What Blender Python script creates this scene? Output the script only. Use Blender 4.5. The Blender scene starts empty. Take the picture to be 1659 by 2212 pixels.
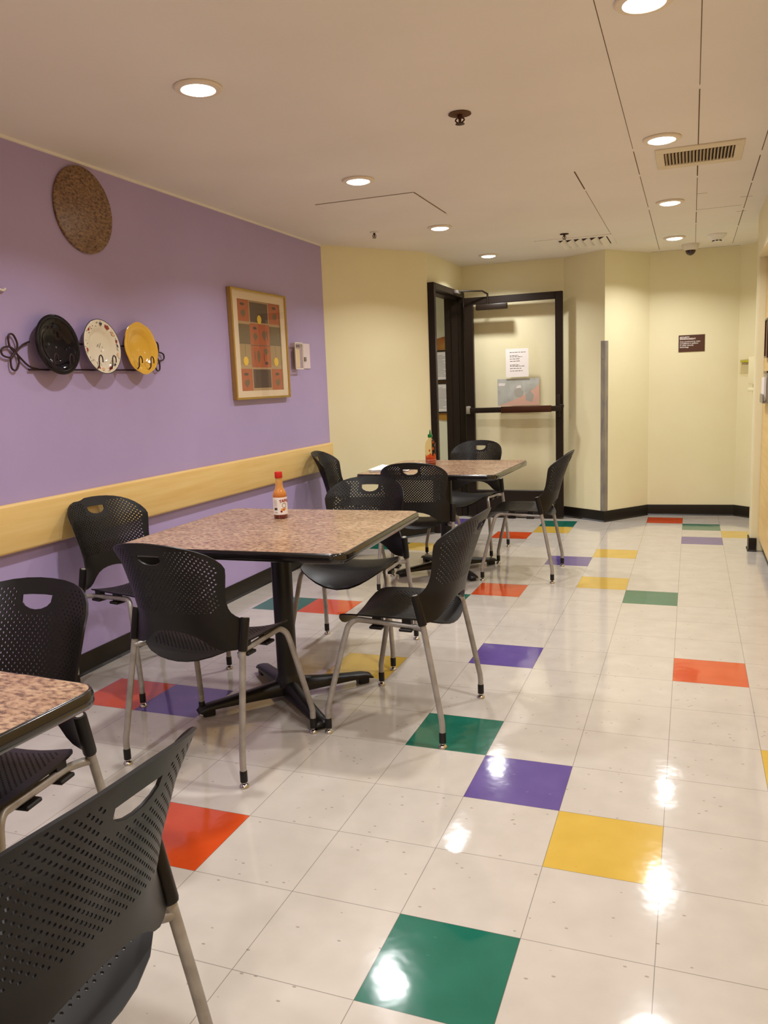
import bpy, bmesh, math, random
from mathutils import Vector, Matrix, geometry
random.seed(7)
PI = math.pi
C = bpy.context.scene.collection
T = 0.3048
H = 2.41

# ------------------------------------------------------------------ materials
def lin(c):
    return tuple(((v/255)/12.92 if v/255 <= .04045 else ((v/255+.055)/1.055)**2.4) for v in c)

def mat(name, rgb, rough=.5, metal=0., spec=.5, noise=None, bump=None, coat=0., alpha=None, trans=0., ior=1.45, coat_rough=.05):
    """noise=(scale, rgb2, lo, hi[, (sx,sy,sz)])  bump=(scale, strength)"""
    m = bpy.data.materials.new(name); m.use_nodes = True
    nt = m.node_tree; b = nt.nodes['Principled BSDF']
    b.inputs['Base Color'].default_value = (*lin(rgb), 1)
    b.inputs['Roughness'].default_value = rough
    b.inputs['Metallic'].default_value = metal
    b.inputs['Specular IOR Level'].default_value = spec
    b.inputs['Coat Weight'].default_value = coat
    b.inputs['Coat Roughness'].default_value = coat_rough
    b.inputs['Transmission Weight'].default_value = trans
    b.inputs['IOR'].default_value = ior
    if noise or bump:
        tc = nt.nodes.new('ShaderNodeTexCoord')
    if noise:
        src = tc.outputs['Object']
        if len(noise) > 4:
            mp = nt.nodes.new('ShaderNodeMapping'); mp.inputs['Scale'].default_value = noise[4]
            nt.links.new(src, mp.inputs['Vector']); src = mp.outputs['Vector']
        n = nt.nodes.new('ShaderNodeTexNoise'); n.inputs['Scale'].default_value = noise[0]
        n.inputs['Detail'].default_value = 6
        nt.links.new(src, n.inputs['Vector'])
        r = nt.nodes.new('ShaderNodeValToRGB')
        r.color_ramp.elements[0].position = noise[2]; r.color_ramp.elements[0].color = (*lin(noise[1]), 1)
        r.color_ramp.elements[1].position = noise[3]; r.color_ramp.elements[1].color = (*lin(rgb), 1)
        nt.links.new(n.outputs['Fac'], r.inputs['Fac'])
        nt.links.new(r.outputs['Color'], b.inputs['Base Color'])
    if bump:
        n = nt.nodes.new('ShaderNodeTexNoise'); n.inputs['Scale'].default_value = bump[0]
        n.inputs['Detail'].default_value = 3
        nt.links.new(tc.outputs['Object'], n.inputs['Vector'])
        bp = nt.nodes.new('ShaderNodeBump'); bp.inputs['Strength'].default_value = bump[1]
        bp.inputs['Distance'].default_value = .01
        nt.links.new(n.outputs['Fac'], bp.inputs['Height'])
        nt.links.new(bp.outputs['Normal'], b.inputs['Normal'])
    return m

def glass(name, tint=(255, 255, 255), refl=.08, rough=.02):
    m = bpy.data.materials.new(name); m.use_nodes = True; nt = m.node_tree
    for n in list(nt.nodes): nt.nodes.remove(n)
    out = nt.nodes.new('ShaderNodeOutputMaterial')
    tr = nt.nodes.new('ShaderNodeBsdfTransparent'); tr.inputs['Color'].default_value = (*lin(tint), 1)
    gl = nt.nodes.new('ShaderNodeBsdfGlossy'); gl.inputs['Roughness'].default_value = rough
    fr = nt.nodes.new('ShaderNodeFresnel'); fr.inputs['IOR'].default_value = 1.45
    mx = nt.nodes.new('ShaderNodeMixShader')
    ge = nt.nodes.new('ShaderNodeNewGeometry'); iv = nt.nodes.new('ShaderNodeMath'); iv.operation = 'SUBTRACT'; iv.inputs[0].default_value = 1
    nt.links.new(ge.outputs['Backfacing'], iv.inputs[1])
    ml = nt.nodes.new('ShaderNodeMath'); ml.operation = 'MULTIPLY'
    nt.links.new(fr.outputs['Fac'], ml.inputs[0]); nt.links.new(iv.outputs[0], ml.inputs[1]); nt.links.new(ml.outputs[0], mx.inputs['Fac'])
    nt.links.new(tr.outputs['BSDF'], mx.inputs[1]); nt.links.new(gl.outputs['BSDF'], mx.inputs[2])
    nt.links.new(mx.outputs['Shader'], out.inputs['Surface'])
    return m

def emis(name, rgb, strength):
    m = bpy.data.materials.new(name); m.use_nodes = True; nt = m.node_tree
    for n in list(nt.nodes): nt.nodes.remove(n)
    out = nt.nodes.new('ShaderNodeOutputMaterial'); e = nt.nodes.new('ShaderNodeEmission')
    e.inputs['Color'].default_value = (*rgb, 1); e.inputs['Strength'].default_value = strength
    nt.links.new(e.outputs['Emission'], out.inputs['Surface'])
    return m

def tile_mat(name, rgb, chip, amount=.36, rough=.10):
    """waxed vinyl tile: marbled colour, scattered chips, thin dark joints on the tile grid, wavy polish"""
    m = bpy.data.materials.new(name); m.use_nodes = True; nt = m.node_tree
    b = nt.nodes['Principled BSDF']; L = nt.links.new
    tc = nt.nodes.new('ShaderNodeTexCoord')
    def math_(op, a, bb=None):
        n = nt.nodes.new('ShaderNodeMath'); n.operation = op
        for i, v in ((0, a), (1, bb)):
            if v is None: continue
            if isinstance(v, (int, float)): n.inputs[i].default_value = v
            else: L(v, n.inputs[i])
        return n.outputs[0]
    # marbling
    n1 = nt.nodes.new('ShaderNodeTexNoise'); n1.inputs['Scale'].default_value = 9; n1.inputs['Detail'].default_value = 8
    L(tc.outputs['Object'], n1.inputs['Vector'])
    r1 = nt.nodes.new('ShaderNodeValToRGB')
    d = tuple(max(0, v-5) for v in rgb); u = tuple(min(255, v+3) for v in rgb)
    r1.color_ramp.elements[0].position = .3; r1.color_ramp.elements[0].color = (*lin(d), 1)
    r1.color_ramp.elements[1].position = .7; r1.color_ramp.elements[1].color = (*lin(u), 1)
    L(n1.outputs['Fac'], r1.inputs['Fac'])
    # chips
    mp = nt.nodes.new('ShaderNodeMapping'); mp.inputs['Scale'].default_value = (34, 62, 1); mp.inputs['Rotation'].default_value = (0, 0, .5)
    L(tc.outputs['Object'], mp.inputs['Vector'])
    vo = nt.nodes.new('ShaderNodeTexVoronoi'); vo.inputs['Scale'].default_value = 1
    L(mp.outputs['Vector'], vo.inputs['Vector'])
    sep = nt.nodes.new('ShaderNodeSeparateColor'); L(vo.outputs['Color'], sep.inputs['Color'])
    pick = math_('LESS_THAN', sep.outputs[0], .10)
    near = math_('LESS_THAN', vo.outputs['Distance'], .17)
    chipf = math_('MULTIPLY', math_('MULTIPLY', pick, near), amount)
    mx = nt.nodes.new('ShaderNodeMix'); mx.data_type = 'RGBA'
    L(chipf, mx.inputs['Factor']); L(r1.outputs['Color'], mx.inputs[6]); mx.inputs[7].default_value = (*lin(chip), 1)
    # joints
    sx = nt.nodes.new('ShaderNodeSeparateXYZ'); L(tc.outputs['Object'], sx.inputs[0])
    def joint(o):
        f = math_('FRACT', math_('ADD', math_('DIVIDE', o, T), 100.5))
        return math_('LESS_THAN', math_('ABSOLUTE', math_('SUBTRACT', f, .5)), .0032)
    j = math_('MULTIPLY', math_('MAXIMUM', joint(sx.outputs[0]), joint(sx.outputs[1])), .6)
    mx2 = nt.nodes.new('ShaderNodeMix'); mx2.data_type = 'RGBA'
    L(j, mx2.inputs['Factor']); L(mx.outputs[2], mx2.inputs[6]); mx2.inputs[7].default_value = (*lin((70, 58, 48)), 1)
    L(mx2.outputs[2], b.inputs['Base Color'])
    b.inputs['Roughness'].default_value = rough
    b.inputs['Specular IOR Level'].default_value = .5
    b.inputs['Coat Weight'].default_value = .25; b.inputs['Coat Roughness'].default_value = .03
    n2 = nt.nodes.new('ShaderNodeTexNoise'); n2.inputs['Scale'].default_value = 7; n2.inputs['Detail'].default_value = 3
    L(tc.outputs['Object'], n2.inputs['Vector'])
    bp = nt.nodes.new('ShaderNodeBump'); bp.inputs['Strength'].default_value = .10; bp.inputs['Distance'].default_value = .01
    L(n2.outputs['Fac'], bp.inputs['Height']); L(bp.outputs['Normal'], b.inputs['Normal']); L(bp.outputs['Normal'], b.inputs['Coat Normal'])
    return m

def laminate(name, a, c, dark):
    m = bpy.data.materials.new(name); m.use_nodes = True; nt = m.node_tree
    b = nt.nodes['Principled BSDF']; L = nt.links.new
    tc = nt.nodes.new('ShaderNodeTexCoord')
    def noise(scale, detail, sc):
        mp = nt.nodes.new('ShaderNodeMapping'); mp.inputs['Scale'].default_value = sc
        L(tc.outputs['Object'], mp.inputs['Vector'])
        n = nt.nodes.new('ShaderNodeTexNoise'); n.inputs['Scale'].default_value = scale
        n.inputs['Detail'].default_value = detail; n.inputs['Roughness'].default_value = .68
        L(mp.outputs['Vector'], n.inputs['Vector']); return n.outputs['Fac']
    r = nt.nodes.new('ShaderNodeValToRGB'); e = r.color_ramp.elements
    e[0].position = .39; e[0].color = (*lin(dark), 1); e[1].position = .61; e[1].color = (*lin(c), 1)
    x = e.new(.48); x.color = (*lin(a), 1)
    L(noise(62, 5, (.8, 1.5, 1.5)), r.inputs['Fac'])
    r2 = nt.nodes.new('ShaderNodeValToRGB'); f = r2.color_ramp.elements
    f[0].position = .35; f[0].color = (.78, .70, .66, 1); f[1].position = .65; f[1].color = (1, 1, 1, 1)
    L(noise(7, 3, (1, 1, 1)), r2.inputs['Fac'])
    mx = nt.nodes.new('ShaderNodeMix'); mx.data_type = 'RGBA'; mx.blend_type = 'MULTIPLY'; mx.inputs['Factor'].default_value = 1
    L(r.outputs['Color'], mx.inputs[6]); L(r2.outputs['Color'], mx.inputs[7]); L(mx.outputs[2], b.inputs['Base Color'])
    b.inputs['Roughness'].default_value = .24
    return m

M = {}
M['purple'] = mat('purple_paint', (178, 160, 204), .38, spec=.4, noise=(2.2, (173, 155, 198), .3, .7), bump=(160, .03))
M['cream'] = mat('cream_paint', (241, 232, 194), .45, spec=.35, noise=(2, (236, 226, 186), .3, .7), bump=(160, .03))
M['hall'] = mat('hallway_paint', (232, 228, 202), .5)
M['ceiling'] = mat('ceiling_paint', (242, 236, 228), .75, spec=.2, noise=(1.6, (236, 230, 221), .3, .7))
M['seam'] = mat('seam_dirt', (96, 66, 38), .8)
M['base'] = mat('black_rubber', (24, 18, 15), .35, spec=.4)
M['maple'] = mat('maple_rail', (232, 200, 134), .38, noise=(5, (222, 184, 112), .3, .7, (6, .35, 6)))
M['plastic'] = mat('black_plastic', (20, 16, 14), .42, spec=.36)
M['silver'] = mat('silver_painted_steel', (166, 160, 154), .4, metal=.35, noise=(18, (146, 139, 132), .35, .6))
M['rubber'] = mat('black_ferrule', (14, 12, 12), .45)
M['chrome'] = mat('chrome_glide', (210, 205, 200), .12, metal=1.)
M['lam'] = laminate('speckled_laminate', (160, 129, 102), (186, 156, 123), (108, 82, 64))
M['lam_disc'] = laminate('brown_laminate', (128, 98, 64), (154, 120, 82), (80, 54, 34))
M['edge'] = mat('black_edge_vinyl', (20, 17, 18), .16, spec=.6, coat=.4)
M['iron'] = mat('black_cast_iron', (18, 15, 15), .38)
M['bronze'] = mat('dark_bronze_aluminium', (34, 24, 17), .38, metal=.1, spec=.4)
M['bronze2'] = mat('brown_push_bar', (72, 38, 22), .3, metal=.3)
M['pane'] = glass('clear_pane')
M['brass'] = mat('brushed_brass', (196, 164, 92), .25, metal=.9)
M['matboard'] = mat('cream_mat', (226, 206, 176), .7)
M['white'] = mat('white_plastic', (226, 218, 204), .4)
M['offwhite'] = mat('ivory_plastic', (222, 208, 180), .45)
M['paper'] = mat('white_paper', (236, 228, 222), .8)
M['ink'] = mat('dark_ink', (62, 54, 52), .8)
M['ventdark'] = mat('duct_dark', (52, 34, 18), .9)
M['brownsign'] = mat('brown_sign', (84, 50, 36), .5)
M['steel'] = mat('worn_steel', (176, 168, 148), .42, metal=.3, noise=(6, (132, 124, 122), .3, .75, (3, 3, .8)))
M['wroughtiron'] = mat('wrought_iron', (62, 44, 44), .4, metal=.4)
M['navy'] = mat('navy_glaze', (14, 11, 22), .08, spec=.35)
M['whiteglaze'] = mat('white_glaze', (228, 218, 196), .1, coat=.6)
M['yellowglaze'] = mat('yellow_glaze', (226, 176, 60), .16, coat=.6)
M['glow'] = emis('lamp_diffuser', (1.0, .95, .88), 15)
M['trimwhite'] = mat('lamp_trim', (232, 218, 196), .45)
M['red'] = mat('red_plastic', (196, 34, 26), .35)
M['green'] = mat('green_plastic', (12, 110, 48), .3)
M['clear'] = glass('clear_plastic', (250, 246, 236))
M['bottle_film'] = glass('sauce_stained_plastic', (250, 240, 216))

# ------------------------------------------------------------------ mesh helpers
def obj(name, bm, m, parent=None, smooth=35, recalc=True):
    me = bpy.data.meshes.new(name)
    if recalc: bmesh.ops.recalc_face_normals(bm, faces=bm.faces)
    bm.to_mesh(me); bm.free()
    for x in (m if isinstance(m, (list, tuple)) else [m]): me.materials.append(x)
    if smooth is not None:
        for p in me.polygons: p.use_smooth = True
        me.set_sharp_from_angle(angle=math.radians(smooth))
    o = bpy.data.objects.new(name, me); C.objects.link(o)
    if parent: o.parent = parent
    return o

def tag(o, label, cat, group=None, kind=None):
    o['label'] = label; o['category'] = cat
    if group: o['group'] = group
    if kind: o['kind'] = kind
    return o

def thing(name, label, cat, loc=(0, 0, 0), rotz=0, group=None, kind=None):
    o = bpy.data.objects.new(name, None); C.objects.link(o); o.empty_display_size = .1
    o.location = loc; o.rotation_euler = (0, 0, rotz)
    return tag(o, label, cat, group, kind)

def copy_tree(o, parent=None):
    kids = list(o.children)
    c = o.copy(); C.objects.link(c)
    if parent: c.parent = parent
    for k in kids: copy_tree(k, c)
    return c

def box(bm, x0, x1, y0, y1, z0, z1, bev=0, seg=2, mtx=None, mi=0):
    r = bmesh.ops.create_cube(bm, size=1)
    vs = r['verts']
    for v in vs:
        v.co = Vector(((x0+x1)/2+v.co.x*(x1-x0), (y0+y1)/2+v.co.y*(y1-y0), (z0+z1)/2+v.co.z*(z1-z0)))
    fs = list({f for v in vs for f in v.link_faces})
    if bev:
        es = list({e for v in vs for e in v.link_edges})
        g = bmesh.ops.bevel(bm, geom=es, offset=bev, segments=seg, affect='EDGES', profile=.5)
        fs = list(set(g['faces']) | {f for f in fs if f.is_valid})
        vs = list({v for f in fs for v in f.verts})
    for f in fs: f.material_index = mi
    if mtx: bmesh.ops.transform(bm, matrix=mtx, verts=vs)
    return vs

def newbox(*a, **k):
    bm = bmesh.new(); box(bm, *a, **k); return bm

def spline(pts, n=6, closed=False):
    P = [Vector(p) for p in pts]; out = []; N = len(P)
    rng = range(N if closed else N-1)
    for i in rng:
        if closed: a, b, c, d = P[(i-1) % N], P[i], P[(i+1) % N], P[(i+2) % N]
        else: a, b, c, d = P[max(i-1, 0)], P[i], P[i+1], P[min(i+2, N-1)]
        for k in range(n):
            t = k/n
            out.append(.5*((2*b)+(-a+c)*t+(2*a-5*b+4*c-d)*t*t+(-a+3*b-3*c+d)*t**3))
    if not closed: out.append(P[-1])
    return out

def tube(bm, pts, r, seg=12, closed=False, cap=True):
    P = [Vector(p) for p in pts]; n = len(P)
    R = r if isinstance(r, (list, tuple)) else [r]*n
    rings = []; prev = None
    for i in range(n):
        if closed: t = P[(i+1) % n]-P[i-1]
        else: t = P[min(i+1, n-1)]-P[max(i-1, 0)]
        t.normalize()
        if prev is None:
            u = t.cross(Vector((0, 0, 1)))
            if u.length < .2: u = t.cross(Vector((0, 1, 0)))
        else: u = prev-t*prev.dot(t)
        u.normalize(); prev = u; w = t.cross(u)
        rings.append([bm.verts.new(P[i]+R[i]*(math.cos(2*PI*k/seg)*u+math.sin(2*PI*k/seg)*w)) for k in range(seg)])
    for i in range(n if closed else n-1):
        a, b = rings[i], rings[(i+1) % n]
        for k in range(seg):
            bm.faces.new((a[k], a[(k+1) % seg], b[(k+1) % seg], b[k]))
    if cap and not closed:
        bm.faces.new(rings[0][::-1]); bm.faces.new(rings[-1])

def lathe(bm, prof, seg=32, cx=0, cy=0, rfun=None):
    rings = []; new = []
    for r, z in prof:
        if r <= 1e-6:
            v = bm.verts.new((cx, cy, z)); rings.append([v]); new.append(v)
        else:
            ring = []
            for k in range(seg):
                a = 2*PI*k/seg; q = r*(rfun(a, r) if rfun else 1)
                ring.append(bm.verts.new((cx+q*math.cos(a), cy+q*math.sin(a), z)))
            rings.append(ring); new += ring
    for a, b in zip(rings, rings[1:]):
        if len(a) == 1 and len(b) == 1: continue
        for k in range(seg):
            k2 = (k+1) % seg
            if len(a) == 1: bm.faces.new((a[0], b[k2], b[k]))
            elif len(b) == 1: bm.faces.new((a[k], a[k2], b[0]))
            else: bm.faces.new((a[k], a[k2], b[k2], b[k]))
    return new

def prism(bm, poly, z0, z1):
    lo = [bm.verts.new((x, y, z0)) for x, y in poly]; hi = [bm.verts.new((x, y, z1)) for x, y in poly]
    bm.faces.new(lo[::-1]); bm.faces.new(hi); n = len(poly)
    for i in range(n): bm.faces.new((lo[i], lo[(i+1) % n], hi[(i+1) % n], hi[i]))

def rrect(hx, hy, r, n=6):
    p = []
    for cx, cy, a0 in ((hx-r, hy-r, 0), (-hx+r, hy-r, PI/2), (-hx+r, -hy+r, PI), (hx-r, -hy+r, 1.5*PI)):
        for k in range(n+1):
            a = a0+PI/2*k/n; p.append((cx+r*math.cos(a), cy+r*math.sin(a)))
    return p

def interp(tab, z):
    if z <= tab[0][0]: return tab[0][1]
    for (a, p), (b, q) in zip(tab, tab[1:]):
        if z <= b: return p+(q-p)*(z-a)/(b-a)
    return tab[-1][1]

def text_bm(s, size, align='LEFT', bold=0.0, spacing=1.0):
    cu = bpy.data.curves.new('lettering', 'FONT'); cu.body = s; cu.size = size; cu.align_x = align; cu.offset = bold
    cu.space_line = spacing; cu.extrude = .0004
    o = bpy.data.objects.new('lettering', cu); C.objects.link(o)
    bpy.context.view_layer.update()
    me = bpy.data.meshes.new_from_object(o.evaluated_get(bpy.context.evaluated_depsgraph_get()))
    bm = bmesh.new(); bm.from_mesh(me)
    bpy.data.objects.remove(o); bpy.data.meshes.remove(me); bpy.data.curves.remove(cu)
    return bm

def perforated(outline, holes, fmap, thick, grid=.016):
    """flat sheet with an outline and many holes, triangulated, bent by fmap(u, v) and given thickness"""
    verts = []; edges = []; polys = []
    def loop(pts):
        i0 = len(verts); n = len(pts)
        if sum(pts[k][0]*pts[(k+1) % n][1]-pts[(k+1) % n][0]*pts[k][1] for k in range(n)) < 0: pts = pts[::-1]
        for p in pts: verts.append(Vector(p))
        for k in range(n): edges.append((i0+k, i0+(k+1) % n))
        polys.append(list(range(i0, i0+n)))
    loop(outline)
    for h in holes: loop(h)
    xs = [p[0] for p in outline]; ys = [p[1] for p in outline]
    if not holes or grid:
        cen = [(sum(p[0] for p in h)/len(h), sum(p[1] for p in h)/len(h), max(abs(p[0]-h[0][0])+abs(p[1]-h[0][1]) for p in h)) for h in holes]
        def inside(x, y):
            c = False; n = len(outline)
            for i in range(n):
                x1, y1 = outline[i]; x2, y2 = outline[(i+1) % n]
                if (y1 > y) != (y2 > y) and x < (x2-x1)*(y-y1)/(y2-y1)+x1: c = not c
            return c
        def dist_out(x, y): return min(math.hypot(x-a, y-b) for a, b in outline)
        gx = min(xs)
        while gx < max(xs):
            gy = min(ys)
            while gy < max(ys):
                px, py = gx+.0007*math.sin(gy*900), gy
                if inside(px, py) and dist_out(px, py) > grid*.45 and all(math.hypot(px-a, py-b) > .0066+(0 if r < .02 else r*.6) for a, b, r in cen):
                    verts.append(Vector((px, py)))
                gy += grid
            gx += grid
    vo, eo, fo, _v, _e, fsrc = geometry.delaunay_2d_cdt(verts, edges, polys, 1, 1e-6)
    bm = bmesh.new()
    bv = [bm.verts.new(fmap(v.x, v.y)) for v in vo]
    for f, src in zip(fo, fsrc):
        if 0 not in src or max(src) > 0: continue
        try: bm.faces.new([bv[i] for i in f])
        except ValueError: pass
    for v in [v for v in bm.verts if not v.link_faces]: bm.verts.remove(v)
    bmesh.ops.recalc_face_normals(bm, faces=bm.faces)
    bmesh.ops.solidify(bm, geom=bm.faces[:], thickness=thick)
    return bm

# ------------------------------------------------------------------ room shell
P = [(-2.05, -3.7), (-2.05, 3.58), (-1.455, 4.395), (-1.425, 5.43), (-.46, 5.445), (-.065, 5.18), (.29, 5.625), (1.05, 5.69), (1.50, 5.28), (1.50, 4.20)]
def wall_bm(a, b, z0, z1, t=.09, ext=0.):
    a = Vector(a); b = Vector(b); d = (b-a).normalized(); n = Vector((-d.y, d.x))  # interior lies to the right of a->b
    a = a-d*ext; b = b+d*ext
    bm = bmesh.new(); prism(bm, [tuple(a), tuple(b), tuple(b+n*t), tuple(a+n*t)], z0, z1); return bm
def struct(name, bm, m, label, cat, parent=None, smooth=None):
    o = obj(name, bm, m, parent, smooth)
    if not parent: tag(o, label, cat, kind='structure')
    return o

# floor: one quad per tile, accent colours by tile
TILES = {'orange': [(-3, -2), (2, 4), (-2, 8), (-5, 6), (-3, 14), (-6, 1), (1, 17)],
         'green': [(0, -3), (-1, 1), (2, 16), (1, 8), (-2, 16), (-6, 6), (-3, 7), (-6, 12)],
         'purple': [(0, 0), (-1, 4), (-5, 1), (-1, 11), (2, 14), (-5, 16)],
         'yellow': [(1, -1), (0, 9), (0, 12), (-3, 3), (3, 15), (-2, 15), (3, 1), (-5, 12)]}
fm = [tile_mat('vinyl_tile', (191, 182, 171), (116, 98, 82), .55), tile_mat('orange_tile', (198, 74, 30), (165, 60, 30), .4),
      tile_mat('green_tile', (24, 100, 82), (60, 120, 100), .5), tile_mat('violet_tile', (92, 74, 138), (130, 112, 170), .5), tile_mat('yellow_tile', (200, 165, 68), (180, 140, 52), .4)]
idx = {}
for k, key in enumerate(('orange', 'green', 'purple', 'yellow')):
    for t in TILES[key]: idx[t] = k+1
bm = bmesh.new()
vv = {}
def fv(i, j):
    if (i, j) not in vv: vv[(i, j)] = bm.verts.new((i*T, j*T, 0))
    return vv[(i, j)]
for i in range(-14, 8):
    for j in range(-13, 24):
        f = bm.faces.new((fv(i, j), fv(i+1, j), fv(i+1, j+1), fv(i, j+1))); f.material_index = idx.get((i, j), 0)
struct('floor', bm, fm, 'glossy white vinyl tile floor with scattered orange, green, violet and yellow tiles', 'floor')
ceil = struct('ceiling', newbox(-4.3, 2.4, -4.0, 7.2, H, H+.08), M['ceiling'], 'flat off-white ceiling with thin panel seams', 'ceiling')

# ceiling seams
bm = bmesh.new()
def seam(x0, y0, x1, y1, w=.0022):
    a = Vector((x0, y0)); b = Vector((x1, y1)); d = (b-a).normalized(); n = Vector((-d.y, d.x))*w
    prism(bm, [tuple(a-n), tuple(b-n), tuple(b+n), tuple(a+n)], H-.0006, H+.004)
for x, segs in ((.372, [(-1.0, 2.0, .0012), (2.05, 2.55, .002), (2.6, 3.5, .0016), (3.6, 5.5, .0018)]),
                (.670, [(.3, 1.2, .0013), (1.25, 2.08, .0022), (2.5, 2.75, .003), (2.8, 3.8, .0018), (3.85, 4.3, .0026), (4.35, 5.4, .0015)]),
                (.970, [(1.2, 2.35, .002), (2.45, 3.05, .0026), (3.1, 3.9, .0022), (3.95, 4.6, .0026), (4.65, 5.5, .0016)]),
                (.052, [(2.3, 2.75, .0036), (2.8, 4.3, .0014), (4.35, 4.75, .0014)])):
    for a, b, w in segs: seam(x, a, x, b, w)
seam(.672, 3.78, .95, 3.77, .0016); seam(.672, 3.25, .73, 3.25, .002); seam(.93, 3.5, 1.0, 3.5, .002); seam(.93, 4.0, .99, 4.0, .002)
seam(.3, 5.6, 1.04, 5.66, .003)
obj('panel_seam', bm, M['seam'], ceil, None)['kind'] = 'structure'

# walls
struct('wall_left', wall_bm(P[0], P[1], 0, H, ext=.0), M['purple'], 'long purple painted wall on the left', 'wall')
struct('wall_back_left', wall_bm(P[1], P[2], 0, H), M['cream'], 'cream wall panel between the purple wall and the dark doorway', 'wall')
JY0, JY1, HZ = 4.405, 5.395, 2.165        # rough opening of the glass door
bm = wall_bm(P[2], (-1.453, JY0), 0, H, .13)
for f in (wall_bm((-1.4265, JY1), P[3], 0, H, .13), wall_bm((-1.453, JY0), (-1.4265, JY1), HZ, H, .13)):
    me = bpy.data.meshes.new('tmp'); f.to_mesh(me); f.free(); bm.from_mesh(me); bpy.data.meshes.remove(me)
struct('wall_door', bm, M['cream'], 'narrow cream wall around and above the dark doorway', 'wall')
struct('wall_back', wall_bm(P[3], P[4], 0, H), M['cream'], 'cream wall behind the open glass door', 'wall')
struct('wall_back_corner', wall_bm(P[4], P[5], 0, H, ext=.0), M['cream'], 'short angled cream wall left of the metal corner guard', 'wall')
struct('wall_back_angle', wall_bm(P[5], P[6], 0, H), M['cream'], 'short angled cream wall right of the metal corner guard', 'wall')
struct('wall_back_right', wall_bm(P[6], P[7], 0, H), M['cream'], 'cream wall carrying the brown security sign', 'wall')
struct('wall_alcove', wall_bm(P[7], P[8], 0, H), M['cream'], 'cream return wall at the far right corner', 'wall')
struct('wall_alcove_side', wall_bm(P[8], P[9], 0, H), M['cream'], 'cream side wall hidden behind the right pier', 'wall')
bm = newbox(1.085, 1.59, 4.07, 4.20, 0, H, .012, 3)
box(bm, 1.085, 1.59, -3.7, 4.07, 2.10, H)
box(bm, 1.20, 1.59, -3.7, 4.07, 0, 2.10)
struct('wall_right', bm, M['cream'], 'cream pier and header framing the wooden panelling on the right', 'wall', smooth=35)
struct('wall_front', newbox(-2.14, 1.59, -3.79, -3.7, 0, H), M['cream'], 'cream wall behind the camera', 'wall')
# hallway beyond the doorway
struct('wall_hall_end', newbox(-3.4, -1.52, 6.10, 6.19, 0, H), M['hall'], 'grey-green hallway wall seen through the dark doorway', 'wall')
bm = newbox(-3.49, -3.4, 3.2, 6.19, 0, H); box(bm, -3.4, -2.2, 3.2, 3.29, 0, H)
struct('wall_hall_side', bm, M['hall'], 'hallway side wall out of sight beyond the doorway', 'wall')
bm = wall_bm((-1.56, 5.43), (-1.56, 6.10), 0, H)
struct('wall_hall_right', wall_bm((-1.52, 6.10), (-1.52, 5.53), 0, H, .05), M['hall'], 'hallway wall beyond the far door jamb', 'wall'); bm.free()

# baseboards
def baseboard(name, pts, label):
    bm = bmesh.new()
    prof = [(0, .1), (.005, .1), (.008, .094), (.008, .012), (.016, .0015), (.016, 0), (0, 0)]
    ps = [Vector(p) for p in pts]; offs = []
    for i, p in enumerate(ps):
        ds = []
        if i > 0: ds.append((p-ps[i-1]).normalized())
        if i < len(ps)-1: ds.append((ps[i+1]-p).normalized())
        ns = [Vector((d.y, -d.x)) for d in ds]; n = sum(ns, Vector((0, 0))); n.normalize()
        offs.append(n/max(.35, n.dot(ns[0])))
    rings = [[bm.verts.new((p.x+o.x*d, p.y+o.y*d, z)) for d, z in prof] for p, o in zip(ps, offs)]
    for a, b in zip(rings, rings[1:]):
        for k in range(len(prof)): bm.faces.new((a[k], a[(k+1) % len(prof)], b[(k+1) % len(prof)], b[k]))
    bm.faces.new(rings[0]); bm.faces.new(rings[-1][::-1])
    struct(name, bm, M['base'], label, 'baseboard', smooth=30)
baseboard('baseboard_left', [P[0], P[1], P[2]], 'black cove baseboard along the purple wall')
baseboard('baseboard_back', [(-1.42, 5.43), P[4], P[5], P[6], P[7], P[8], P[9]], 'black cove baseboard along the angled cream back walls')
baseboard('baseboard_right', [(1.50, 4.20), (1.085, 4.20), (1.085, 4.07), (1.13, 4.07)], 'black cove baseboard wrapped around the right pier')
bm = newbox(-2.05, -2.040, -3.7, 3.57, H-.012, H)
struct('trim_1', bm, M['ceiling'], 'thin pale bead between the purple wall and the ceiling', 'trim')

# maple bumper rail
bm = newbox(-2.0495, -2.014, -3.68, 3.565, .672, .882, .014, 3)
tag(obj('wall_rail', bm, M['maple'], smooth=40), 'wide pale maple bumper rail running along the purple wall', 'rail')

# ------------------------------------------------------------------ right-hand wooden panelling with its notices
t = thing('wood_panelling', 'maple veneer cabinet panelling set back in the right wall', 'cabinet', (1.14, 0, 0))
xs = [-3.69, -2.1, -.6, .9, 2.4, 4.068]
for a, b in zip(xs, xs[1:]):
    obj('panel', newbox(0, .02, a+.002, b-.002, .11, 2.098, .002, 1), M['maple'], t)
obj('toe_kick', newbox(.035, .055, -3.69, 4.068, 0, .11), M['base'], t, None)
def notice(name, label, cat, y0, y1, z0, z1, d=.018, x=1.14, inner=None, fr=.012):
    o = thing(name, label, cat, (x-.0005, (y0+y1)/2, z0))
    hy = (y1-y0)/2; hz = z1-z0
    bm = bmesh.new()
    box(bm, -d, 0, -hy, -hy+fr, 0, hz); box(bm, -d, 0, hy-fr, hy, 0, hz); box(bm, -d, 0, -hy+fr, hy-fr, 0, fr); box(bm, -d, 0, -hy+fr, hy-fr, hz-fr, hz)
    obj('frame', bm, M['bronze2'], o, None)
    obj('sheet', newbox(-d*.6, 0, -hy+fr, hy-fr, fr, hz-fr), inner or M['brownsign'], o, None)
    return o
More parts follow.
